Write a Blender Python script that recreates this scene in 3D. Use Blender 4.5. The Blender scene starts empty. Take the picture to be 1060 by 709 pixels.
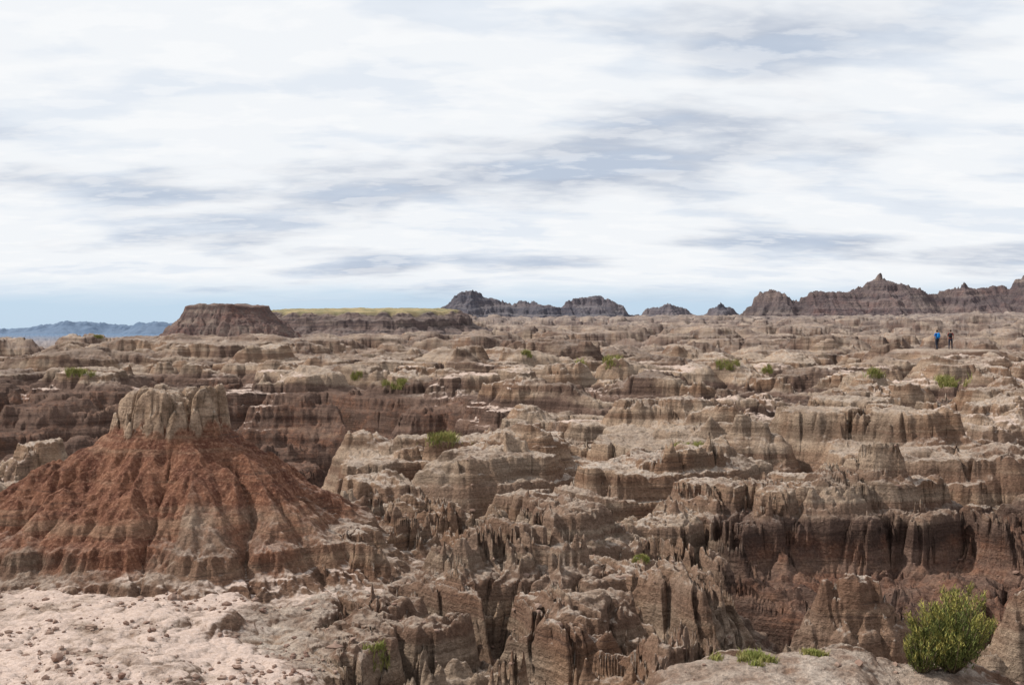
import bpy, math, random
import numpy as np
from mathutils import Vector
random.seed(7)
F=1137.0; CU=530.0; CV=338.0
f32=np.float32
# ---------------------------------------------------------------- noise
_rt=np.random.RandomState(3)
T=_rt.rand(8,256,256).astype(f32)
def hs(ix,iy,s):
    return T[s%8][(ix+s*37)&255,(iy+s*91)&255]
def noise(x,y,s=0):
    x=np.asarray(x,f32); y=np.asarray(y,f32)
    fx=np.floor(x); fy=np.floor(y); ix=fx.astype(np.int32); iy=fy.astype(np.int32)
    u=x-fx; v=y-fy
    uu=u*u*u*(u*(u*6-15)+10); vv=v*v*v*(v*(v*6-15)+10)
    def g(a,b,du,dv):
        ang=hs(a,b,s)*f32(6.2831853)
        return np.cos(ang)*du+np.sin(ang)*dv
    a=g(ix,iy,u,v); b=g(ix+1,iy,u-1,v); c=g(ix,iy+1,u,v-1); d=g(ix+1,iy+1,u-1,v-1)
    ab=a+(b-a)*uu; cd=c+(d-c)*uu
    return (ab+(cd-ab)*vv)*f32(1.5)
def fbm(x,y,o,s=0,r=0.5):
    t=0; a=1.0; n=0
    for k in range(o):
        t=t+a*noise(x,y,s+k); n+=a; a*=r; x=x*2.03+11.3; y=y*2.03+5.7
    return t/n
def billow(x,y,o,s=0,r=0.5):
    t=0;a=1.0;n=0
    for k in range(o):
        q=np.abs(noise(x,y,s+k))*1.8
        t=t+a*np.sqrt(np.clip(q,0,1)+0.004); n+=a; a*=r; x=x*2.1+3.1; y=y*2.1+7.7
    return t/n
def sst(a,b,x):
    t=np.clip((x-a)/(b-a),0,1); return t*t*(3-2*t)
def voronoi(x,y,s=0):
    fx=np.floor(x).astype(np.int32); fy=np.floor(y).astype(np.int32)
    d1=np.full(x.shape,9.,f32); d2=np.full(x.shape,9.,f32); idv=np.zeros(x.shape,f32)
    for i in (-1,0,1):
        for j in (-1,0,1):
            cx=fx+i; cy=fy+j
            px=cx+hs(cx,cy,s); py=cy+hs(cx,cy,s+1)
            d=np.sqrt((px-x)**2+(py-y)**2)
            m=d<d1
            d2=np.where(m,d1,np.minimum(d2,d)); idv=np.where(m,hs(cx,cy,s+2),idv); d1=np.where(m,d,d1)
    return d1,d2,idv
def gully(x,y,dx,dy,s):
    fx=np.floor(x); fy=np.floor(y); ix=fx.astype(np.int32); iy=fy.astype(np.int32)
    u=x-fx; v=y-fy
    va=0; wt=0; de=0
    for i in (-1,0,1):
        for j in (-1,0,1):
            px=u-i-hs(ix+i,iy+j,s)*0.8-0.1; py=v-j-hs(ix+i,iy+j,s+1)*0.8-0.1
            w=np.exp(-(px*px+py*py)*2.2)
            ph=(px*dx+py*dy)*f32(6.2831853)+hs(ix+i,iy+j,s+3)*2
            va=va+np.cos(ph)*w; de=de-np.sin(ph)*w; wt=wt+w
    return va/wt, de/wt*6.2831853*dx, de/wt*6.2831853*dy
def erode(x,y,z,gx,gy,wl,amp,octs,lo=0.06,hi=0.55,mask=1.0,gain=0.42):
    for k in range(octs):
        s=np.sqrt(gx*gx+gy*gy)+1e-4
        dx=-gy/s; dy=gx/s
        m=sst(lo,hi,s)*mask/(1+(0.55+0.35*k)*np.maximum(s-1.0,0))
        h,hx,hy=gully(x/wl+k*17.3,y/wl+k*9.1,dx,dy,k)
        hh=2*np.sqrt(np.clip((1+h)*0.5,0,1)+0.002)-1.2     # rounded noses, sharp rills
        z=z+amp*hh*m
        gx=gx+0.6*amp/wl*hx*m; gy=gy+0.6*amp/wl*hy*m
        wl*=0.5; amp*=gain
    return z
def mkterr(lo,hi,smin,smax,fl,out,seed):
    r=random.Random(seed); zi=[lo-50];zo=[lo-50]; L=lo
    while L<hi:
        d=r.uniform(smin,smax)
        zi+= [L,L+d*fl]; zo+=[L,L+d*out]; L+=d
    zi.append(hi+60); zo.append(hi+60)
    return np.array(zi),np.array(zo)
TB=mkterr(-14,30,0.7,1.7,0.70,0.10,5)
TS=mkterr(-14,30,0.12,0.50,0.64,0.14,8)
def strata(x,y,z,kb=0.95,ks=0.85,sc=1.0,off=0.0):
    w=0.50*noise(x/17.,y/17.,5)+0.16*noise(x/3.,y/3.,6)
    zz=(z+w*sc+off)/sc
    m=np.clip(0.72+1.3*noise(x/5./sc,y/5./sc,2),0.12,1)
    z1=zz+(np.interp(zz,*TB)-zz)*kb*m
    z2=z1+(np.interp(z1,*TS)-z1)*ks*np.clip(0.65+1.3*noise(x/2.2/sc,y/2.2/sc,3),0.1,1)
    return (z2*sc-w*sc-off).astype(f32)
def finedetail(x,y,z,a=1.0,sc=1.0):
    z=z+a*0.06*fbm(x/0.42/sc,y/0.42/sc,3,1)*sc
    r=billow(x/0.75/sc,y/0.75/sc,3,4)
    z=z+a*0.13*(r-0.5)*sc
    return z
# ---------------------------------------------------------------- mesh util
ATT=('red','dark','pale','haze','grass','cap')
def grid_mesh(name,X,Y,Z,attrs,mat):
    nr,nc=X.shape
    me=bpy.data.meshes.new(name)
    n=nr*nc
    me.vertices.add(n)
    co=np.empty((n,3),f32); co[:,0]=X.ravel(); co[:,1]=Y.ravel(); co[:,2]=Z.ravel()
    me.vertices.foreach_set('co',co.ravel())
    idx=np.arange(n,dtype=np.int32).reshape(nr,nc)
    q=np.stack([idx[:-1,:-1],idx[:-1,1:],idx[1:,1:],idx[1:,:-1]],-1).reshape(-1,4)
    m=len(q)
    me.loops.add(m*4); me.loops.foreach_set('vertex_index',q.ravel())
    me.polygons.add(m)
    me.polygons.foreach_set('loop_start',np.arange(0,m*4,4,dtype=np.int32))
    me.polygons.foreach_set('loop_total',np.full(m,4,np.int32))
    me.update(calc_edges=True)
    me.polygons.foreach_set('use_smooth',np.ones(m,bool))
    for k in ATT:
        v=attrs.get(k,0.0)
        a=me.attributes.new(k,'FLOAT','POINT')
        a.data.foreach_set('value',np.broadcast_to(v,X.shape).astype(f32).ravel())
    ob=bpy.data.objects.new(name,me); bpy.context.collection.objects.link(ob)
    me.materials.append(mat)
    return ob
def list_mesh(name,verts,faces,mats,midx=None,smooth=False):
    me=bpy.data.meshes.new(name); me.from_pydata(verts,[],faces)
    for m in mats: me.materials.append(m)
    if midx is not None: me.polygons.foreach_set('material_index',midx)
    if smooth: me.polygons.foreach_set('use_smooth',[True]*len(faces))
    me.update()
    ob=bpy.data.objects.new(name,me); bpy.context.collection.objects.link(ob)
    return ob
# ---------------------------------------------------------------- materials
class NB:
    def __init__(s,mat):
        s.nt=mat.node_tree; s.n=s.nt.nodes; s.l=s.nt.links
    def new(s,t,**k):
        n=s.n.new(t)
        for a,b in k.items(): setattr(n,a,b)
        return n
    def link(s,a,b): s.l.new(a,b)
    def math(s,op,a,b=None,c=None,clamp=False):
        n=s.new('ShaderNodeMath',operation=op,use_clamp=clamp)
        for i,v in enumerate((a,b,c)):
            if v is None: continue
            if isinstance(v,(int,float)): n.inputs[i].default_value=v
            else: s.link(v,n.inputs[i])
        return n.outputs[0]
    def mix(s,f,a,b,mode='MIX'):
        n=s.new('ShaderNodeMix',data_type='RGBA',blend_type=mode)
        for i,v in ((0,f),(6,a),(7,b)):
            if isinstance(v,(int,float)): n.inputs[i].default_value=v
            elif isinstance(v,tuple): n.inputs[i].default_value=(*v,1)
            else: s.link(v,n.inputs[i])
        return n.outputs[2]
    def ramp(s,f,pts):
        n=s.new('ShaderNodeMapRange',interpolation_type='SMOOTHSTEP')
        a,b_=pts[0],pts[1]; lo,hi=0,1
        if a>b_: a,b_=b_,a; lo,hi=1,0
        n.inputs[1].default_value=a; n.inputs[2].default_value=b_
        n.inputs[3].default_value=lo; n.inputs[4].default_value=hi
        s.link(f,n.inputs[0]); return n.outputs[0]
    def noise(s,vec,scale,detail=4,rough=0.55,dist=0):
        n=s.new('ShaderNodeTexNoise'); n.inputs['Scale'].default_value=scale
        n.inputs['Detail'].default_value=detail; n.inputs['Roughness'].default_value=rough
        n.inputs['Distortion'].default_value=dist
        s.link(vec,n.inputs['Vector']); return n.outputs['Fac']
def mapping(b,vec,sc,loc=(0,0,0)):
    n=b.new('ShaderNodeMapping'); n.inputs['Scale'].default_value=sc; n.inputs['Location'].default_value=loc; b.link(vec,n.inputs['Vector']); return n.outputs[0]
def base_mat(name):
    m=bpy.data.materials.new(name); m.use_nodes=True
    b=NB(m); bs=m.node_tree.nodes['Principled BSDF']; bs.inputs['Roughness'].default_value=0.95
    bs.inputs['Specular IOR Level'].default_value=0.12
    return m,b,bs
def rock_mat(name,dscale=1.0,bump=1.0):
    m,b,bs=base_mat(name)
    geo=b.new('ShaderNodeNewGeometry'); pos=geo.outputs['Position']
    sep=b.new('ShaderNodeSeparateXYZ'); b.link(geo.outputs['Normal'],sep.inputs[0]); nz=sep.outputs[2]
    def attr(n):
        a=b.new('ShaderNodeAttribute',attribute_name=n); return a.outputs['Fac']
    red=attr('red'); dark=attr('dark'); pale=attr('pale'); haze=attr('haze'); grass=attr('grass'); cap=attr('cap')
    n1=b.noise(pos,0.35/dscale,6); n2=b.noise(pos,2.3/dscale,6,0.6); n3=b.noise(pos,14/dscale,5,0.65); n4=b.noise(pos,60/dscale,3,0.6)
    sv=mapping(b,pos,(0.12/dscale,0.12/dscale,2.2/dscale)); st=b.noise(sv,1.0,6,0.7)
    sv2=mapping(b,pos,(0.7/dscale,0.7/dscale,15.0/dscale)); st2=b.noise(sv2,1.0,3,0.6)
    sv3=mapping(b,pos,(0.03/dscale,0.03/dscale,1.1/dscale),(0,0,3.3)); st3=b.noise(sv3,1.0,3,0.6)
    grey=b.mix(b.ramp(st,(0.38,0.60)),(0.142,0.098,0.071),(0.300,0.226,0.168))
    grey=b.mix(b.ramp(n1,(0.4,0.62)),grey,b.mix(b.ramp(st,(0.4,0.6)),(0.178,0.105,0.068),(0.297,0.202,0.138)))
    grey=b.mix(b.math('MULTIPLY',b.ramp(st3,(0.52,0.60)),0.60),grey,(0.140,0.078,0.054))
    redc=b.mix(b.ramp(n2,(0.35,0.65)),(0.125,0.052,0.034),(0.205,0.095,0.058))
    redc=b.mix(b.math('MULTIPLY',b.ramp(n3,(0.5,0.7)),0.6),redc,(0.30,0.175,0.115))
    redc=b.mix(b.math('MULTIPLY',b.ramp(st,(0.52,0.66)),0.6),redc,(0.28,0.18,0.12))
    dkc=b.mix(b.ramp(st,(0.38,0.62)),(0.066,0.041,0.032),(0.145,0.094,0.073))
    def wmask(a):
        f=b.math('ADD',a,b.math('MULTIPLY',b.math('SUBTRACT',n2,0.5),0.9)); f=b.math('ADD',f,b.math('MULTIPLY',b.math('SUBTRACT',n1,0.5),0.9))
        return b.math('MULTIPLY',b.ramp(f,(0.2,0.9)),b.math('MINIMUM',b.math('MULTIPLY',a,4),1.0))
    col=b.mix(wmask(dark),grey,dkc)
    col=b.mix(wmask(red),col,redc)
    col=b.mix(cap,col,b.mix(b.ramp(n2,(0.35,0.65)),(0.21,0.14,0.095),(0.37,0.265,0.19)))
    top=b.math('MULTIPLY',b.ramp(nz,(0.70,0.97)),b.ramp(n2,(0.25,0.6)))
    topc=b.mix(b.ramp(n1,(0.35,0.65)),(0.325,0.256,0.205),(0.440,0.375,0.322))
    tw=b.math('MULTIPLY',top,b.math('MAXIMUM',b.math('SUBTRACT',0.85,b.math('ADD',b.math('MULTIPLY',red,0.7),b.math('MULTIPLY',dark,0.7))),0.0))
    col=b.mix(tw,col,topc)
    pf=b.math('ADD',pale,b.math('MULTIPLY',b.math('SUBTRACT',n2,0.5),1.0)); pf=b.math('ADD',pf,b.math('MULTIPLY',b.math('SUBTRACT',n1,0.5),1.4))
    pf=b.math('MULTIPLY',b.math('MULTIPLY',b.ramp(pf,(0.40,0.75)),b.ramp(nz,(0.8,0.97))),b.math('MINIMUM',b.math('MULTIPLY',pale,4),1.0))
    col=b.mix(b.math('MULTIPLY',b.math('SUBTRACT',1.0,b.math('MULTIPLY',pf,0.75)),0.6),col,b.mix(b.ramp(n3,(0.3,0.7)),(0.28,0.27,0.26),(0.70,0.70,0.70)),'OVERLAY')
    col=b.mix(pf,col,b.mix(b.ramp(n3,(0.35,0.65)),(0.385,0.290,0.24),(0.48,0.38,0.33)))
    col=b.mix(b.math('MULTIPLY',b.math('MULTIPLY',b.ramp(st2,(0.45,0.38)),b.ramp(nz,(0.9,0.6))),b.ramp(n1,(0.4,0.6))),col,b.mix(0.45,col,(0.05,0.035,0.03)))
    col=b.mix(0.4,col,b.mix(b.ramp(n4,(0.3,0.7)),(0.25,0.25,0.25),(0.75,0.75,0.75)),'OVERLAY')
    gcol=b.mix(b.ramp(n1,(0.4,0.6)),(0.33,0.25,0.12),(0.21,0.175,0.08))
    col=b.mix(grass,col,gcol)
    col=b.mix(haze,col,(0.105,0.165,0.255))  # aerial haze painted into the base colour as a blue-grey blend
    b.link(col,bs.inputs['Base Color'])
    h=b.math('ADD',b.math('MULTIPLY',n3,0.075*dscale),b.math('ADD',b.math('MULTIPLY',n4,0.018*dscale),b.math('ADD',b.math('MULTIPLY',n2,0.12*dscale),b.math('MULTIPLY',st2,0.04*dscale))))
    bp=b.new('ShaderNodeBump'); bp.inputs['Distance'].default_value=1.0
    b.link(b.math('MULTIPLY',b.math('SUBTRACT',1.0,b.math('MULTIPLY',pf,0.6)),bump),bp.inputs['Strength'])
    b.link(h,bp.inputs['Height']); b.link(bp.outputs[0],bs.inputs['Normal'])
    return m
M_ground=rock_mat('badlands_clay',1.0,0.95)
M_far=rock_mat('badlands_clay_far',9.0,0.8)
def flat_mat(name,c,c2=None,scale=6,rough=0.9,trans=0):
    m,b,bs=base_mat(name)
    geo=b.new('ShaderNodeNewGeometry')
    n=b.noise(geo.outputs['Position'],scale,4)
    b.link(b.mix(b.ramp(n,(0.35,0.65)),c,c2 or tuple(x*0.7 for x in c)),bs.inputs['Base Color'])
    bs.inputs['Roughness'].default_value=rough
    return m
# ---------------------------------------------------------------- macro profile of the land
def V(d,v): return (d,-(v-CV)/F*d)
near=[(-20,-1.6),(0,-1.7),(4,-2.0),(8,-3.35)]
COL=[
(-420,near+[(12,-4.7),(22,-4.9),(30,-6.5),V(48,470),(58,-8.5),(66,-7.5),V(73,392),V(90,372),(115,-3.0),(140,-5.0),V(165,344),(300,-14)]),
(-60,near+[(12,-4.7),(22,-4.9),(28,-6.8),(40,-6.4),V(50,462),(57,-8.6),(65,-7.6),V(71,394),V(90,372),(105,-3.3),(130,-5.5),V(160,345),V(168,345),(185,-6),(300,-14)]),
(90,near+[(12,-4.7),(22,-4.9),(28,-6.8),(40,-6.6),V(50,462),(57,-8.6),(65,-7.6),V(71,392),V(88,368),V(110,355),(135,-4.6),V(160,347),(175,-4),(200,-7),(300,-14)]),
(230,near+[(12,-4.7),(22,-4.95),(28,-6.9),(40,-6.9),(52,-8.4),(60,-8.3),(65,-7.3),V(70,395),V(90,368),V(118,345),V(130,345),(160,-2.5),(200,-4),(300,-12)]),
(300,near+[(12,-4.8),(15,-5.0),(20,-4.95),(25,-4.8),(30,-6.0),(38,-5.8),(50,-8.4),(60,-8.4),(66,-7.0),V(71,397),V(90,368),V(130,347),(160,-1.5),(220,-1.5),(300,-8)]),
(370,near+[(12,-5.2),(15,-5.9),(18,-5.6),(21,-5.0),V(26,540),(29,-5.3),V(34,478),V(42,447),(45,-6.2),(55,-8.3),(63,-7.8),(67,-6.0),V(71,400),V(90,368),V(130,346),(160,-1.0),(220,-1.0),(300,-6)]),
(440,near+[(12,-5.2),(15,-6.1),(18,-5.9),(21,-5.3),V(26,550),(30,-5.2),V(34,485),V(42,450),(46,-6.0),(56,-7.9),(63,-6.8),V(68,402),V(90,366),V(130,346),(220,0),(300,1),(480,3),(520,-5)]),
(520,near+[(12,-5.3),(15,-6.2),(18,-5.9),(21,-5.4),V(25,560),(30,-4.9),(34,-5.1),V(36.5,442),V(42,435),(46,-4.2),V(52,415),(56,-4.4),V(62,392),V(80,374),V(100,360),V(150,346),V(220,336),V(300,331),V(450,327),(520,-5)]),
(620,near+[(12,-5.0),(15,-6.1),(18,-6.1),(21,-5.6),V(25,570),(29,-5.2),(31,-5.0),V(34,470),V(38,455),V(42,440),V(48,420),(52,-4.1),V(58,398),V(75,380),V(100,360),V(150,346),V(220,336),V(300,331),V(450,327),(520,-5)]),
(700,near+[(11.5,-4.15),(13.0,-4.05),(15,-5.8),(18,-6.1),(21,-5.8),(24,-5.3),(28,-5.1),(30.5,-4.8),V(32.5,472),V(38,455),V(41,438),V(44,426),V(50,412),V(58,398),V(75,380),V(100,360),V(150,346),V(220,335),V(300,330),V(450,326),(520,-5)]),
(790,near+[(11.5,-4.0),(13.3,-3.92),(15,-6.3),(18,-7.1),(22,-7.1),(25,-6.5),(28.2,-5.6),(29.6,-4.5),V(32,495),V(36,465),V(40,450),V(42,428),V(50,412),V(60,395),V(75,378),V(100,362),V(150,346),V(220,335),V(300,330),V(450,326),(520,-5)]),
(860,near+[(11.5,-4.0),(13.5,-3.98),(15,-6.6),(18,-7.3),(22,-7.3),(25.5,-6.6),(28.2,-5.7),(29.4,-4.5),V(32,496),V(36,467),V(40.5,455),V(42,428),V(50,411),V(60,393),V(75,378),V(100,362),V(150,345),V(220,334),V(300,329),V(450,325),(520,-5)]),
(960,near+[(11.5,-4.15),(13.8,-4.15),(15.5,-6.6),(18,-7.4),(22,-7.4),(26,-6.6),(28.6,-5.5),(29.6,-4.3),V(32,492),V(37,467),(39.5,-4.5),V(41,428),V(50,408),V(60,392),V(75,378),V(100,362),V(150,345),V(220,333),V(300,328),V(450,324),(520,-5)]),
(1080,near+[(11.5,-4.3),(13.8,-4.3),(15.5,-6.2),(18,-7.2),(22,-7.3),(26,-6.4),(28.6,-5.0),(30,-4.1),V(32,478),V(37,460),(39.5,-4.4),V(41,428),V(50,406),V(60,392),V(75,378),V(100,361),V(150,344),V(220,332),V(300,327),V(450,322),(520,-5)]),
(1500,near+[(12,-4.6),(16,-6),(22,-6.6),(28,-5.2),(30,-4.1),V(37,460),V(41,428),V(60,392),V(100,361),V(150,343),V(220,331),V(450,320),(520,-5)]),
]
CT=np.array([(c[0]-CU)/F for c in COL])
ND=1400
LD=np.linspace(np.log(4.0),np.log(10000.0),ND)
CZ=np.array([np.interp(np.exp(LD)-24.0,[p[0] for p in c[1]]+[900,10000],[p[1] for p in c[1]]+[-16,-20]) for c in COL])
def macro_raw(x,y):
    d=np.maximum(y,-19.0)
    t=x/np.maximum(y,6.0)
    ti=np.interp(t,CT,np.arange(len(CT)))
    i0=np.clip(np.floor(ti).astype(int),0,len(CT)-2); ft=ti-i0; ft=ft*ft*(3-2*ft)
    di=(np.log(d+24.0)-LD[0])/(LD[1]-LD[0]); j0=np.clip(np.floor(di).astype(int),0,ND-2); fd=np.clip(di-j0,0,1)
    a=CZ[i0,j0]*(1-fd)+CZ[i0,j0+1]*fd; b=CZ[i0+1,j0]*(1-fd)+CZ[i0+1,j0+1]*fd
    return (a*(1-ft)+b*ft).astype(f32)
def flatmask(x,y):
    t=x/np.maximum(y,6)
    e=-0.215+0.06*noise(y/2.5,x*0+2.2,1)+0.02*noise(y/.7,x*0+5.2,2)
    return (1-sst(e-0.03,e+0.03,t))*(1-sst(20.0,24.5,y))*sst(4,10,y) 
def slabmask(x,y):
    t=x/np.maximum(y,6)
    return sst(0.09,0.14,t+0.03*noise(y/1.5,x*0,3))*(1-sst(13.0,14.2,y+0.4*noise(x/1.2,y/1.2,2)))*sst(4,10,y)
def spurmask(x,y):
    t=x/np.maximum(y,6)
    return sst(13.8,16,y)*(1-sst(28,34,y))*(1-flatmask(x,y))*sst(-0.21,-0.12,t)
def macro(x,y):
    s=sst(8,20,y)
    k=np.clip(y/30.0,0.6,3.5)
    flat=flatmask(x,y)
    wa=(1.3*s*k*(1-0.8*flat))
    wx=x+wa*fbm(x/6.5/k,y/6.5/k,2,1); wy=y+wa*1.15*fbm(x/6.0/k+40,y/6.0/k,2,2)
    z=macro_raw(wx,wy)
    r=1-np.abs(fbm(x/9.0+3,y/7.0,2,3))*3.2
    r=np.clip(r,0,1)**1.5
    m=sst(19,30,y)*(1-flat)
    z=z-1.9*r*m*(1-0.4*sst(85,140,y))
    r2=np.clip(1-np.abs(fbm(x/24.0+9,y/18.0,2,6))*3.4,0,1)**1.4
    z=z-2.3*r2*sst(45,65,y)*(1-sst(300,420,y))
    n=fbm(x/5.5+7,y/5.5,3,5)
    z=z+1.2*n*m*(1-sst(85,140,y)*0.3)
    kb=billow(x/3.2+5,y/3.2,2,6,0.4)
    z=z+0.45*(kb-0.5)*m*(1-sst(60,95,y))
    n3=fbm(x/45.0+2,y/22.0,3,4)
    z=z+(2.8*n3-0.3)*sst(85,150,y)*(1-sst(330,430,y))
    w=np.exp(-((x+34)/15)**2-((y-122)/13)**2); z=z*(1-w)+(-0.65+0.5*n)*w
    sp=spurmask(x,y)
    rr=billow(x/2.9+0.30*y/2.9+0.35*noise(x/1.8,y/1.8,1),y/4.0,3,2,0.38)
    z=z+sp*2.1*(rr-0.50)
    z=z+flat*(0.26*fbm(x/3.2,y/3.2,3,2)+0.08*billow(x/1.1,y/1.1,2,3))
    return z
def rowsd():
    r=[]; y=-6.0
    while y<10000:
        r.append(y)
        if y<11.5: y+=0.22
        elif y<34: y+=0.00150*y
        elif y<125: y+=0.0018*y
        elif y<520: y+=0.005*y
        else: y+=0.07*y
    return np.array(r)
rows=rowsd()
tt=np.concatenate([np.linspace(-1.1,-0.53,90)[:-1],np.linspace(-0.53,0.53,1440),np.linspace(0.53,1.1,90)[1:]])
YY,TT=np.meshgrid(rows,tt,indexing='ij')
C0=8.0
wgrid=YY+C0*np.exp(-np.maximum(YY,-6)/6.0)
XX=TT*wgrid
X=XX.astype(f32); Y=YY.astype(f32)
print('grid',X.shape)
Z=macro(X,Y)
def grads(X,Y,Z):
    e_r=np.gradient(Z,axis=0); e_c=np.gradient(Z,axis=1)
    xr=np.gradient(X,axis=0); xc=np.gradient(X,axis=1); yr=np.gradient(Y,axis=0)
    gx=e_c/xc; gy=(e_r-gx*xr)/yr
    return gx.astype(f32),gy.astype(f32)
gx,gy=grads(X,Y,Z)
flat=flatmask(X,Y); slab=slabmask(X,Y); spur=spurmask(X,Y)
em=(1-0.85*flat)*(1-0.85*slab)*sst(7,14,Y)
Z=erode(X,Y,Z,gx,gy,2.0,0.36,5,0.10,1.1,em,0.44)
sm=sst(8,13,Y)*(1-0.5*flat)*(1-0.6*slab)*(1-0.28*spur)
Zs=strata(X,Y,Z)
Z=Z+(Zs-Z)*sm
Z=finedetail(X,Y,Z,(1-0.42*flat)*(1-0.3*slab)*(1+0.45*spur)*(1+0.35*sst(25,40,Y)))
def pad(x0,y0,rx,ry,z0):
    global Z
    d=np.sqrt(((X-x0)/rx)**2+((Y-y0)/ry)**2)
    w=1-sst(0.6,1.0,d)
    Z=(Z*(1-w)+(z0+0.03*noise(X/0.7,Y/0.7,1))*w).astype(f32)
pad(39.3,100,7.0,6.0,-2.1)
t=X/np.maximum(Y,6); U=t*F+CU
nz2=fbm(X/4,Y/4,3,2)
zr=Z+0.6*nz2
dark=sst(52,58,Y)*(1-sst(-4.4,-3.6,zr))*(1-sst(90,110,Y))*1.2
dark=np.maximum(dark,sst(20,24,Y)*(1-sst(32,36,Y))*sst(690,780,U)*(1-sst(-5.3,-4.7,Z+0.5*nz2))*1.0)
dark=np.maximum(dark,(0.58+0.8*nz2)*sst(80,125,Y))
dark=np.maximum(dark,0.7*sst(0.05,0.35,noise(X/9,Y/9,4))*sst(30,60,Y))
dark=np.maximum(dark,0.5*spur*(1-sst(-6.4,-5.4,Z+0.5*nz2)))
red=0.36*sst(54,60,Y)*(1-sst(-4.8,-4.0,zr))*(1-sst(90,110,Y))
red=np.maximum(red,0.42*sst(20,24,Y)*(1-sst(32,36,Y))*sst(690,780,U)*(1-sst(-5.7,-5.1,Z+0.5*nz2)))
red=np.maximum(red,0.22*spur*sst(0.0,0.4,noise(X/3,Y/3,6)))
pale=np.maximum(0.70*flat,sst(34,45,Y)*(1-sst(80,110,Y))*0.64*sst(-0.1,0.4,noise(X/7,Y/7,6)))
haze=sst(500,2600,Y)*0.9+0.12*sst(90,420,Y)  # painted haze weight, growing with distance
ground=grid_mesh('ground',X,Y,Z,{'red':red,'dark':dark,'pale':pale,'haze':haze},M_ground)
def gz(x,y):
    ri=np.interp(y,rows,np.arange(len(rows))); r0=int(ri); fr=ri-r0
    w=y+C0*math.exp(-max(y,-6)/6.0); c=np.interp(x/w,tt,np.arange(len(tt))); c0=int(c); fc=c-c0
    r1=min(r0+1,len(rows)-1); c1=min(c0+1,len(tt)-1)
    return float((Z[r0,c0]*(1-fc)+Z[r0,c1]*fc)*(1-fr)+(Z[r1,c0]*(1-fc)+Z[r1,c1]*fc)*fr)
def hit(u,v,d0=11.0):
    tx=(u-CU)/F; tz=-(v-CV)/F; d=d0
    while d<400:
        if gz(tx*d,d)>=tz*d: return (tx*d,d,gz(tx*d,d))
        d*=1.002
    return (tx*100,100,gz(tx*100,100))
# ---------------------------------------------------------------- patches
def patch(x0,x1,y0,y1,res):
    xs=np.arange(x0,x1,res); ys=np.arange(y0,y1,res)
    Yp,Xp=np.meshgrid(ys,xs,indexing='ij'); return Xp.astype(f32),Yp.astype(f32)
cx,cy=(178-CU)/F*24.5,24.5
Xp,Yp=patch(cx-9.5,cx+8.0,cy-6.5,cy+6.5,0.025)
def mprof(X,Y):
    wx=X+0.35*fbm(X/2.0,Y/2.0,2,5)*1.0; wy=Y+0.35*fbm(X/2.0+7,Y/2.0,2,4)
    q=sst(0.9,2.2,np.hypot(X-cx,Y-cy))
    wx=X+(wx-X)*q; wy=Y+(wy-Y)*q
    dx=wx-cx; dy=(wy-cy)
    dx=np.where(dx>0,dx*1.02,dx*0.98)
    r=np.sqrt(dx*dx+(dy*1.32)**2)
    th=np.arctan2(dy,dx)
    ct=np.cos(th); st_=np.sin(th)
    but=np.abs(noise(ct*2.1+5+0.14*r,st_*2.1+0.12*r,2))*1.6
    r=r+(0.66-np.sqrt(np.clip(but,0,1)+.01))*0.95*sst(1.2,3.4,r)+0.25*fbm(X/1.8,Y/1.8,2,3)*sst(1.3,2.8,r)
    z=np.interp(r,[0,1.0,1.2,1.4,1.7,2.1,2.6,3.3,4.0,4.8,5.5,7.0,9.0],[-1.95,-2.02,-2.18,-2.42,-2.70,-2.98,-3.27,-3.66,-4.05,-4.49,-4.84,-5.35,-7.5])
    return r,z.astype(f32)
r,Zm=mprof(Xp,Yp)
gxm=np.gradient(Zm,axis=1)/0.025; gym=np.gradient(Zm,axis=0)/0.025
Zm=erode(Xp,Yp,Zm,gxm.astype(f32),gym.astype(f32),1.1,0.17,5,0.05,0.5,sst(1.0,2.0,r),0.52)
zs=strata(Xp,Yp,Zm,0.35,0.6)
Zm=Zm+(zs-Zm)*np.clip(sst(3.2,4.6,r+0.8*noise(Xp/1.3,Yp/1.3,4))+0.25,0,1)
Zm=finedetail(Xp,Yp,Zm,0.95)
# cap rock: weathered lumps
wx=Xp+0.15*fbm(Xp/0.5,Yp/0.5,3,1); wy=Yp+0.15*fbm(Xp/0.5,Yp/0.5,3,2)
d1,d2,idv=voronoi(wx/0.62+0.3,wy/0.62,3)
e1,e2,idv2=voronoi(wx/0.26,wy/0.26,5)
ex=(wx-cx)/1.34; ey=(wy-cy)/1.05
rc=np.sqrt(ex**2+ey**2)*(1+0.14*noise(wx/0.5,wy/0.5,5))
lx=wx-cx
topz=-1.44+0.20*(idv-0.5)+0.06*(idv2-0.5)+0.09*sst(0.55,0.7,lx)-0.13*(1-sst(-1.1,-0.5,lx))+0.05*fbm(Xp/0.22,Yp/0.22,3,2)
topz=topz-0.38*np.exp(-((lx-0.50+0.1*noise(wy/0.4,wy*0,1))/0.09)**2)
crack=(1-sst(0.0,0.10,d2-d1)); crack2=(1-sst(0.0,0.14,e2-e1))
rr_=rc+0.07*crack+0.02*crack2+0.07*np.clip(d1/0.6,0,1)**2
wall=1-sst(0.80,1.12,rr_)
capz=topz-0.17*crack-0.04*crack2-0.13*np.clip(d1/0.6,0,1)**2
capb=-2.60+(capz+2.60)*wall
ssb=np.interp(capb,[-2.6,-2.35,-2.16,-2.0,-1.9,-1.74,-1.66,-1.3],[-2.6,-2.42,-2.16,-2.08,-1.92,-1.82,-1.66,-1.3])+0.06*fbm(Xp/0.16,Yp/0.16,3,5)
Zc=np.where(rc<1.4,np.maximum(Zm,np.where(wall>0.001,ssb,-9)),Zm)
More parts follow.
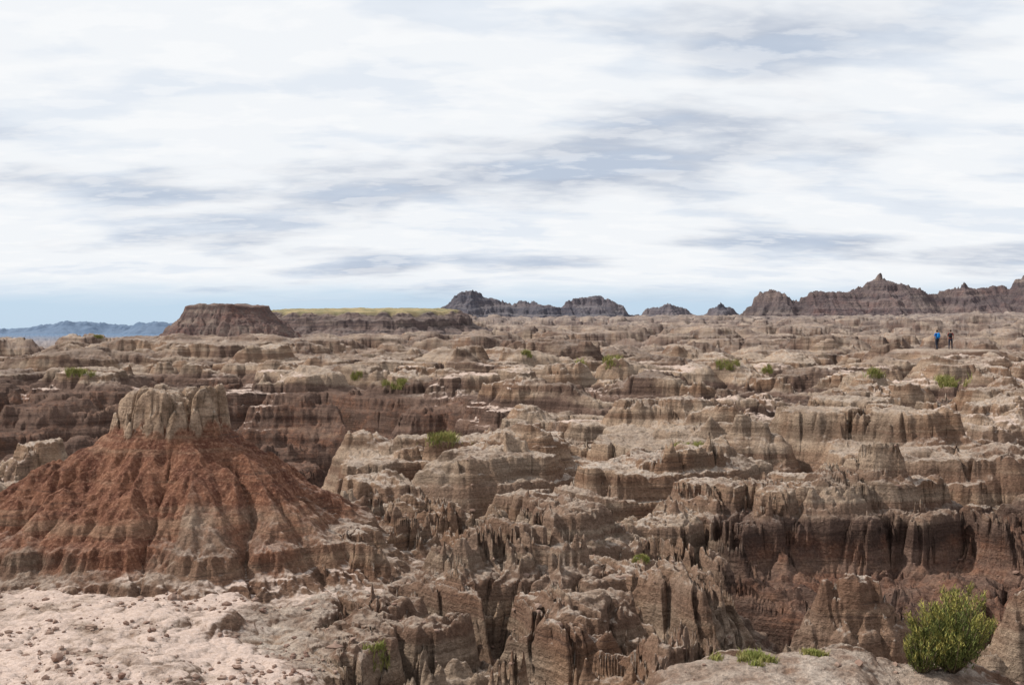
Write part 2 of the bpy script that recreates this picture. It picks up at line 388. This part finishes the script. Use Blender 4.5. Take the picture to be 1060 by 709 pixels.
iscap=sst(0.0,0.05,Zc-Zm)*sst(-2.36,-2.08,Zc+0.3*noise(Xp/0.3,Yp/0.3,1))
Zm=Zc.astype(f32)
redm=(1.15-0.95*sst(3.7,6.0,r+1.9*fbm(Xp/2.2,Yp/2.2,3,4)))
redm=redm*(1-0.9*iscap)
redm=np.where((Xp-cx>1.0),redm*(1-0.45*sst(2.4,4.4,r+0.8*noise(Xp,Yp,2))),redm)
butte=grid_mesh('red_butte',Xp,Yp,Zm,{'red':redm,'pale':0.5*sst(4.6,5.6,r),'cap':0.95*iscap},M_ground)
def simple_butte(name,u0,u1,v_top,v_base,d,depth,topfrac,res,er,grass=0.0,redv=0.8,darkv=0.5,gsl=0.0,ea=0.12,rn=0.12,rs=1.0,tn=0.09):
    xa=(u0-CU)/F*d; xb=(u1-CU)/F*d; zc=-(v_top-CV)/F*d; zb=-(v_base-CV)/F*d
    mx=(xa+xb)/2; hw=(xb-xa)/2; H=zc-zb
    Xq,Yq=patch(mx-hw*1.5,mx+hw*1.5,d-depth*1.5,d+depth*1.5,res)
    dx=(Xq-mx)/hw
    rx=(np.abs(dx)**2.4+np.abs((Yq-d)/depth)**2.4)**(1/2.4)
    rx=rx*(1+rn*fbm(Xq/(hw*0.5)+3,Yq/(hw*0.5),4,3))
    rx=np.where(dx>0,np.where(rx>topfrac,topfrac+(rx-topfrac)*rs,rx),rx)
    z=zb+H*np.interp(rx,[0,topfrac-0.10,topfrac,topfrac+0.02,topfrac+0.06,topfrac+0.16,1.0,1.15,1.6],[1.0,0.98,0.93,0.80,0.66,0.42,0.06,-0.3,-1.6])
    z=z+gsl*(Yq-d)
    g1=np.gradient(z,axis=1)/res; g0=np.gradient(z,axis=0)/res
    z=erode(Xq,Yq,z.astype(f32),g1.astype(f32),g0.astype(f32),er,er*ea,4,0.1,0.6,sst(topfrac-0.02,topfrac+0.06,rx),0.5)
    z=strata(Xq,Yq,z,0.0,0.5)
    z=z+tn*H*fbm(Xq/(H*0.8),Yq/(H*0.8),4,2)
    gr=grass*(1-sst(topfrac-0.0,topfrac+0.05,rx))
    return grid_mesh(name,Xq,Yq,z,{'red':redv,'dark':darkv,'haze':0.10,'grass':gr},M_ground)
simple_butte('flat_topped_butte',174,300,315.5,347,132,7.5,0.64,0.07,1.8,redv=0.42,darkv=0.7,rs=0.9,tn=0.16,ea=0.16,rn=0.16)
simple_butte('grassy_mesa',268,490,320,338,200,20,0.84,0.16,5.0,grass=1.0,redv=0.15,darkv=0.8,gsl=0.03,ea=0.16,rn=0.07,tn=0.10)
def peaks(name,prof,d,depth,res,redv,darkv,hazev,er,zbase,ks=0.6,slope=0.9):
    xs=np.array([(p[0]-CU)/F*d for p in prof]); zs_=np.array([-(p[1]-CV)/F*d for p in prof])
    Xq,Yq=patch(xs[0]-4,xs[-1]+4,d-depth,d+depth,res)
    wxx=Xq+er*0.35*fbm(Xq/er,Yq/er,3,3)
    top=np.interp(wxx,xs,zs_)
    rdg=d+er*0.8*noise(Xq/(er*2.5),Xq*0+1.3,4)
    dd=np.abs(Yq-rdg)
    z=top-np.where(dd<depth*0.15,dd*slope*1.1,depth*0.15*slope*1.1+(dd-depth*0.15)*slope*0.7)
    z=np.maximum(z,zbase-2-0.1*dd)
    g1=np.gradient(z,axis=1)/res; g0=np.gradient(z,axis=0)/res
    z=erode(Xq,Yq,z.astype(f32),g1.astype(f32),g0.astype(f32),er,er*0.14,5,0.1,0.6,1.0,0.55)
    z=strata(Xq,Yq,z,0.5,ks,sc=3.0)
    return grid_mesh(name,Xq,Yq,z,{'red':redv,'dark':darkv,'haze':hazev},M_far)
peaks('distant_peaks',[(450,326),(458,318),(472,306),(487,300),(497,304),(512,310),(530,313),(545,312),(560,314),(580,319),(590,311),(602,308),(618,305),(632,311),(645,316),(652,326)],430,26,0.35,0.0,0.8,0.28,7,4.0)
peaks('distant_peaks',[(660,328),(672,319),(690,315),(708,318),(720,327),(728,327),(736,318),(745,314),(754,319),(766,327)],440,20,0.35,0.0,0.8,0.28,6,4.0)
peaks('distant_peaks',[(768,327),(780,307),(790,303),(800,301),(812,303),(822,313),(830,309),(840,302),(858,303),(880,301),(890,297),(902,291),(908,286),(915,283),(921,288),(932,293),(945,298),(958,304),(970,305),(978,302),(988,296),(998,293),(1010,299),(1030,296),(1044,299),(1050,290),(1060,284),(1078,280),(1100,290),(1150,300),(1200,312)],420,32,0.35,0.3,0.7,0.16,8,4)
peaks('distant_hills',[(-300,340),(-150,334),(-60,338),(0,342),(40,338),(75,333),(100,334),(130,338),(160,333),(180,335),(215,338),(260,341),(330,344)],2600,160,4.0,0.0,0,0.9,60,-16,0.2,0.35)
# ---------------------------------------------------------------- near spires
def spire(name,u,vt,d,w,h,seed,red=0.0):
    x0=(u-CU)/F*d; zt=-(vt-CV)/F*d
    Xq,Yq=patch(x0-w*1.3,x0+w*1.3,d-w*1.2,d+w*1.2,0.02)
    ang=0.35; wxx=Xq+0.25*fbm(Xq/0.8,Yq/0.8,3,seed+2); wyy=Yq+0.25*fbm(Xq/0.8+9,Yq/0.8,3,seed+1)
    dx=(wxx-x0)*math.cos(ang)+(wyy-d)*math.sin(ang); dy=-(wxx-x0)*math.sin(ang)+(wyy-d)*math.cos(ang)
    rr=np.sqrt((dx/w)**2+(dy/(w*0.6))**2)
    z=zt-h*np.interp(rr,[0,0.12,0.3,0.5,0.8,1.0,1.4],[0.02,0.06,0.22,0.50,0.80,1.1,1.9])
    z=z+0.5*(billow(Xq/0.8,Yq/0.8,2,seed)-0.55)*sst(0.05,0.4,rr)+0.12*fbm(Xq/0.25,Yq/0.25,2,seed)
    g1=np.gradient(z,axis=1)/0.02; g0=np.gradient(z,axis=0)/0.02
    z=erode(Xq,Yq,z.astype(f32),g1.astype(f32),g0.astype(f32),0.8,0.13,4,0.1,0.6)
    z=strata(Xq,Yq,z,0.1,0.85); z=finedetail(Xq,Yq,z,1.0)
    return grid_mesh(name,Xq,Yq,z,{'red':red},M_ground)
spire('rock_spire',884,592,18.0,1.5,1.6,1)
spire('rock_spire',1068,598,19.0,1.2,1.9,2)
# ---------------------------------------------------------------- vegetation
M_leaf=flat_mat('bush_leaf',(0.16,0.17,0.055),(0.08,0.10,0.03),14)
M_leaf2=flat_mat('bush_flower_tips',(0.33,0.28,0.085),(0.22,0.22,0.06),10)
M_grass=flat_mat('grass_blades',(0.20,0.22,0.06),(0.32,0.28,0.11),5)
M_twig=flat_mat('twig',(0.16,0.12,0.08))
def bush(x,y,w,h,seed,n=15000,name='bush'):
    rnd=random.Random(seed); z0=gz(x,y)-0.03; V_=[];Fc=[];MI=[]
    stems=[]
    for i in range(60):
        a=rnd.uniform(0,6.283); lean=rnd.uniform(0,1)**0.6; L=h*rnd.uniform(0.5,1.12)*(1-0.28*lean*lean)
        ex=math.cos(a)*lean*w*0.57; ey=math.sin(a)*lean*w*0.57
        stems.append((ex,ey,L))
        pts=[]
        for k in range(5):
            f=k/4; pts.append((x+ex*f**0.8,y+ey*f**0.8,z0+L*f*(0.85+0.15*f),0.012*(1-f)+0.003))
        for k in range(4):
            b0=len(V_)
            for p in (pts[k],pts[k+1]):
                for q in range(3):
                    V_.append((p[0]+p[3]*math.cos(q*2.09),p[1]+p[3]*math.sin(q*2.09),p[2]))
            for q in range(3):
                Fc.append((b0+q,b0+(q+1)%3,b0+3+(q+1)%3,b0+3+q)); MI.append(2)
    for i in range(n):
        ex,ey,L=rnd.choice(stems); f=rnd.uniform(0.18,1.0)**0.75; sp=0.020+0.05*(1-f)
        px=x+ex*f**0.8+rnd.gauss(0,sp)*w; py=y+ey*f**0.8+rnd.gauss(0,sp)*w; pz=z0+L*f+rnd.gauss(0,0.03)*h
        if pz<z0: pz=z0+0.02
        a=rnd.uniform(0,6.283); l=rnd.uniform(0.03,0.065); wd=rnd.uniform(0.004,0.009)
        dx=math.cos(a)*0.45+ex*0.5; dy=math.sin(a)*0.45+ey*0.5; dz=rnd.uniform(0.4,1.1)
        b=rnd.uniform(0,6.283); sx=math.cos(b)*wd; sy=math.sin(b)*wd
        b0=len(V_)
        V_+= [(px-sx,py-sy,pz),(px+sx,py+sy,pz),(px+dx*l+sx*.3,py+dy*l+sy*.3,pz+dz*l),(px+dx*l-sx*.3,py+dy*l-sy*.3,pz+dz*l)]
        Fc.append((b0,b0+1,b0+2,b0+3)); MI.append(1 if (f>0.8 and rnd.random()<0.75) else 0)
    return list_mesh(name,V_,Fc,[M_leaf,M_leaf2,M_twig],MI)
def tuft(x,y,w,h,seed,n=900,name='grass_tuft'):
    rnd=random.Random(seed); V_=[];Fc=[]; zc=gz(x,y)
    cl=[(rnd.gauss(0,0.3)*w,rnd.gauss(0,0.3)*w*0.8) for _ in range(10)]
    for i in range(n):
        c=rnd.choice(cl); px=x+c[0]+rnd.gauss(0,0.09)*w; py=y+c[1]+rnd.gauss(0,0.09)*w; pz=gz(px,py)-0.01
        if abs(pz-zc)>0.3*h+0.15: continue
        a=rnd.uniform(0,6.283); l=h*rnd.uniform(0.4,1.1); ln=rnd.uniform(0.1,0.9); wd=h*0.028+0.003
        b=rnd.uniform(0,6.283); sx=math.cos(b)*wd; sy=math.sin(b)*wd
        b0=len(V_); mx=px+math.cos(a)*ln*l*0.35; my=py+math.sin(a)*ln*l*0.35
        V_+=[(px-sx,py-sy,pz),(px+sx,py+sy,pz),(mx+sx*.8,my+sy*.8,pz+l*0.6),(mx-sx*.8,my-sy*.8,pz+l*0.6),(px+math.cos(a)*ln*l,py+math.sin(a)*ln*l,pz+l)]
        Fc+=[(b0,b0+1,b0+2,b0+3),(b0+3,b0+2,b0+4)]
    return list_mesh(name,V_,Fc,[M_grass])
xb,yb=(988-CU)/F*13.4,13.4
bush(xb,yb,1.0,1.05,1,17000)
bush(xb-0.45,yb-0.2,0.4,0.5,2,3500)
tv=[(780,688,0.45,0.10),(845,681,0.3,0.08),(395,714,0.4,0.12),(460,464,1.5,0.35),(626,388,2.3,0.6),(753,386,1.1,0.4),(905,388,2.2,0.5),(982,398,2.0,0.6),(370,396,0.9,0.35),(412,402,1.3,0.4),(75,392,1.4,0.45),(724,462,0.8,0.2),(664,584,0.25,0.10),(103,352,0.9,0.4),(547,372,1.1,0.4),(798,388,1.0,0.35)]
for i,(u,v,w,h) in enumerate(tv):
    p=hit(u,v); tuft(p[0],p[1]+0.15,w,h,i+20,1000); print('tuft',u,v,[round(q,1) for q in p])
def rubble():
    rnd=random.Random(4); V_=[];Fc=[]
    ico=[(0,0,1),(0.894,0,0.447),(0.276,0.851,0.447),(-0.724,0.526,0.447),(-0.724,-0.526,0.447),(0.276,-0.851,0.447),(0.724,0.526,-0.447),(-0.276,0.851,-0.447),(-0.894,0,-0.447),(-0.276,-0.851,-0.447),(0.724,-0.526,-0.447),(0,0,-1)]
    fi=[(0,1,2),(0,2,3),(0,3,4),(0,4,5),(0,5,1),(1,6,2),(2,7,3),(3,8,4),(4,9,5),(5,10,1),(6,7,2),(7,8,3),(8,9,4),(9,10,5),(10,6,1),(11,7,6),(11,8,7),(11,9,8),(11,10,9),(11,6,10)]
    for i in range(7000):
        if i<4500:
            y=rnd.uniform(13,23); t=rnd.uniform(-0.5,-0.16)
            if fbm(np.array([t*y/1.1]),np.array([y/1.1]),2,1)[0]<0.05+rnd.uniform(-0.2,0.2): continue
        else:
            y=rnd.uniform(11.5,35); t=rnd.uniform(-0.2,0.5)
        x=t*y; s=0.008+0.05*rnd.random()**4+(0.07 if rnd.random()<0.01 else 0)
        z=gz(x,y); b0=len(V_); sc=[rnd.uniform(0.7,1.4) for _ in range(3)]
        for v in ico:
            k=s*rnd.uniform(0.7,1.25); V_.append((x+v[0]*k*sc[0],y+v[1]*k*sc[1],z+s*0.25+v[2]*k*sc[2]*0.7))
        Fc+=[tuple(b0+q for q in f) for f in fi]
    return list_mesh('rubble',V_,Fc,[M_rub])
M_rub=flat_mat('rubble_stone',(0.27,0.19,0.15),(0.18,0.11,0.085),3)
rubble()
# ---------------------------------------------------------------- hikers
M_skin=flat_mat('skin',(0.45,0.27,0.19),(0.40,0.23,0.16))
M_hair=flat_mat('hair',(0.05,0.03,0.02)); M_shoe=flat_mat('boots',(0.06,0.045,0.035))
def skinmesh(vs,es,rs,root=0,sub=2):
    me=bpy.data.meshes.new('t'); me.from_pydata(vs,es,[]); ob=bpy.data.objects.new('t',me); bpy.context.collection.objects.link(ob)
    md=ob.modifiers.new('s','SKIN'); sv=me.skin_vertices[0].data
    for i,r_ in enumerate(rs):
        sv[i].radius=(r_,r_) if not isinstance(r_,tuple) else r_; sv[i].use_root=(i==root)
    sb=ob.modifiers.new('b','SUBSURF'); sb.levels=sub
    dg=bpy.context.evaluated_depsgraph_get(); e=ob.evaluated_get(dg); m=e.to_mesh()
    V_=[tuple(v.co) for v in m.vertices]; Fc=[tuple(p.vertices) for p in m.polygons]
    e.to_mesh_clear(); bpy.data.objects.remove(ob); return V_,Fc
def hiker(x,y,heading,shirt,pants,packc,stride,seed):
    Ms=flat_mat('shirt',shirt); Mp=flat_mat('trousers',pants); mats=[M_skin,Ms,Mp,M_shoe,M_hair]
    if packc: mats.append(flat_mat('backpack_cloth',packc))
    s=stride
    vs=[(0,0,0.96),(0,0,1.12),(0,0.0,1.30),(0,0,1.44),(0,0.01,1.52),
        (0.10,0,0.90),(0.11,0.10*s+0.02,0.49),(0.11,0.20*s-0.03,0.09),(0.12,0.20*s+0.13,0.05),
        (-0.10,0,0.90),(-0.11,-0.02,0.49),(-0.11,-0.22*s,0.09),(-0.12,-0.22*s+0.15,0.05),
        (0.19,0,1.41),(0.25,-0.08*s,1.14),(0.26,0.02-0.06*s,0.90),
        (-0.19,0,1.41),(-0.25,0.08*s,1.14),(-0.26,0.12*s+0.03,0.91)]
    es=[(0,1),(1,2),(2,3),(3,4),(0,5),(5,6),(6,7),(7,8),(0,9),(9,10),(10,11),(11,12),(3,13),(13,14),(14,15),(3,16),(16,17),(17,18)]
    rs=[(0.15,0.11),(0.135,0.10),(0.165,0.115),(0.09,0.08),0.055,0.095,0.062,0.045,0.04,0.095,0.062,0.045,0.04,0.065,0.045,0.03,0.065,0.045,0.03]
    V_,Fc=skinmesh(vs,es,rs); MI=[]
    for f in Fc:
        c=[sum(V_[i][k] for i in f)/len(f) for k in range(3)]
        if c[2]<0.12: MI.append(3)
        elif c[2]>1.475: MI.append(0)
        elif abs(c[0])>0.2 and c[2]<1.2: MI.append(0)
        elif c[2]<0.98: MI.append(2)
        else: MI.append(1)
    b0=len(V_); N=16;Mr=12
    for i in range(Mr+1):
        ph=math.pi*i/Mr
        for j in range(N):
            th=2*math.pi*j/N; rx=0.078*math.sin(ph); ry=0.098*math.sin(ph); zz=0.118*math.cos(ph)
            px=rx*math.cos(th); py=ry*math.sin(th)+0.015
            if zz<-0.03: px*=0.86; py=py*0.9+0.01
            if math.sin(th)>0.97 and -0.03<zz<0.02: py+=0.024
            if abs(math.cos(th))>0.97 and abs(zz)<0.03: px*=1.15
            V_.append((px,py,1.645+zz))
    for i in range(Mr):
        for j in range(N):
            Fc.append((b0+i*N+j,b0+i*N+(j+1)%N,b0+(i+1)*N+(j+1)%N,b0+(i+1)*N+j))
            th=2*math.pi*(j+.5)/N
            hair=i<4 or (math.sin(th)<0.2 and i<9)
            eye=(i==5 and abs(math.cos(th))<0.5 and abs(math.cos(th))>0.15 and math.sin(th)>0)
            MI.append(4 if (hair or eye) else 0)
    for wi,sx in ((15,1),(18,-1)):
        w=vs[wi]; hv=[w,(w[0],w[1]+0.01,w[2]-0.07)]; he=[(0,1)]; hr=[(0.026,0.03),(0.018,0.036)]
        for k,(oy,L) in enumerate(((-0.03,0.06),(-0.01,0.075),(0.012,0.08),(0.032,0.07))):
            i=len(hv); hv+=[(w[0],w[1]+oy,w[2]-0.09),(w[0]-sx*0.006,w[1]+oy,w[2]-0.09-L*0.5),(w[0]-sx*0.022,w[1]+oy+0.003,w[2]-0.09-L*0.92)]
            he+=[(1,i),(i,i+1),(i+1,i+2)]; hr+=[0.0095,0.0085,0.007]
        i=len(hv); hv+=[(w[0],w[1]+0.045,w[2]-0.05),(w[0]-sx*0.012,w[1]+0.058,w[2]-0.085)]; he+=[(0,i),(i,i+1)]; hr+=[0.011,0.009]
        a,bf=skinmesh(hv,he,hr,0,1); b0=len(V_); V_+=a; Fc+=[tuple(b0+q for q in f) for f in bf]; MI+=[0]*len(bf)
    if packc:
        a,bf=skinmesh([(0,-0.20,1.02),(0,-0.22,1.22),(0,-0.19,1.42),(0,-0.17,1.50)],[(0,1),(1,2),(2,3)],[(0.15,0.10),(0.17,0.13),(0.14,0.10),(0.07,0.05)],0,2)
        b0=len(V_); V_+=a; Fc+=[tuple(b0+q for q in f) for f in bf]; MI+=[5]*len(bf)
        for sx in (0.11,-0.11):
            a,bf=skinmesh([(sx,-0.12,1.44),(sx,0.02,1.485),(sx,0.125,1.36),(sx,0.11,1.18),(sx*1.2,-0.1,1.08)],[(0,1),(1,2),(2,3),(3,4)],[0.02]*5,0,1)
            b0=len(V_); V_+=a; Fc+=[tuple(b0+q for q in f) for f in bf]; MI+=[5]*len(bf)
    ob=list_mesh('hiker',V_,Fc,mats,MI,True)
    ob.location=(x,y,gz(x,y)+0.0); ob.rotation_euler=(0,0,heading); ob.scale=(1.03,)*3
    return ob
hiker((970-CU)/F*99,99,0.35,(0.03,0.16,0.45),(0.03,0.035,0.05),(0.02,0.22,0.60),1.0,1)
hiker((984-CU)/F*100,100,-0.5,(0.22,0.05,0.045),(0.035,0.04,0.06),(0.03,0.03,0.035),0.6,2)
# ---------------------------------------------------------------- sky, sun, camera
S=Vector((-0.66,0.10,0.70)).normalized()
el=math.asin(S.z); rot=math.atan2(S.x,S.y)
wd=bpy.data.worlds.new('World'); bpy.context.scene.world=wd; wd.use_nodes=True
b=NB(wd); nt=wd.node_tree; bg=nt.nodes['Background']
sky=b.new('ShaderNodeTexSky',sky_type='NISHITA'); sky.sun_disc=False; sky.sun_elevation=el; sky.sun_rotation=rot; sky.altitude=800
tc=b.new('ShaderNodeTexCoord'); sp=b.new('ShaderNodeSeparateXYZ'); b.link(tc.outputs['Generated'],sp.inputs[0])
zc=b.math('ADD',b.math('MAXIMUM',sp.outputs[2],0.0),0.16)
px=b.math('DIVIDE',sp.outputs[0],zc); py=b.math('DIVIDE',sp.outputs[1],zc)
cb=b.new('ShaderNodeCombineXYZ'); b.link(px,cb.inputs[0]); b.link(py,cb.inputs[1])
v1=mapping(b,cb.outputs[0],(0.9,1.25,1),(3.1,0.4,0)); v2=mapping(b,cb.outputs[0],(1.7,3.2,1),(0.7,1.1,0)); v3=mapping(b,cb.outputs[0],(5.0,8.0,1))
a1=b.noise(v1,1.0,4,0.45,0.2); a2=b.noise(v2,1.0,5,0.5,0.1); a3=b.noise(v3,1.0,5,0.55,0.1)
cm=b.math('ADD',b.math('MULTIPLY',a1,0.60),b.math('ADD',b.math('MULTIPLY',a2,0.27),b.math('MULTIPLY',a3,0.13)))
cl=b.mix(b.ramp(cm,(0.48,0.62)),(0.90,0.925,0.955),(0.47,0.53,0.64))
cl=b.mix(b.math('MULTIPLY',b.ramp(a2,(0.48,0.60)),0.36),cl,(0.60,0.70,0.84))
cl=b.mix(b.math('MULTIPLY',b.ramp(a3,(0.48,0.60)),0.36),cl,(1.0,1.0,1.0))
hz=b.math('ADD',sp.outputs[2],b.math('MULTIPLY',b.math('SUBTRACT',a2,0.5),0.025))
band=b.ramp(hz,(0.016,0.046))
clear=b.mix(0.85,b.mix(1.0,(0.09,0.09,0.09),sky.outputs[0],'MULTIPLY'),(0.56,0.73,0.91))
col=b.mix(band,clear,cl)
b.link(col,bg.inputs['Color']); bg.inputs['Strength'].default_value=1.0
sl=bpy.data.lights.new('sun','SUN'); sl.energy=4.7; sl.angle=math.radians(2); sl.color=(1,0.95,0.87)
so=bpy.data.objects.new('sun',sl); bpy.context.collection.objects.link(so); so.rotation_euler=S.to_track_quat('Z','Y').to_euler()
cam=bpy.data.cameras.new('camera'); cam.sensor_width=36; cam.lens=36*F/1060; cam.clip_end=20000; cam.clip_start=0.1
co=bpy.data.objects.new('camera',cam); bpy.context.collection.objects.link(co)
pitch=math.atan((354.5-CV)/F); co.rotation_euler=(math.radians(90)-pitch,0,0); co.location=(0,0,0)
sc=bpy.context.scene; sc.camera=co
sc.view_settings.view_transform='Standard'; sc.view_settings.look='None'; sc.view_settings.exposure=0
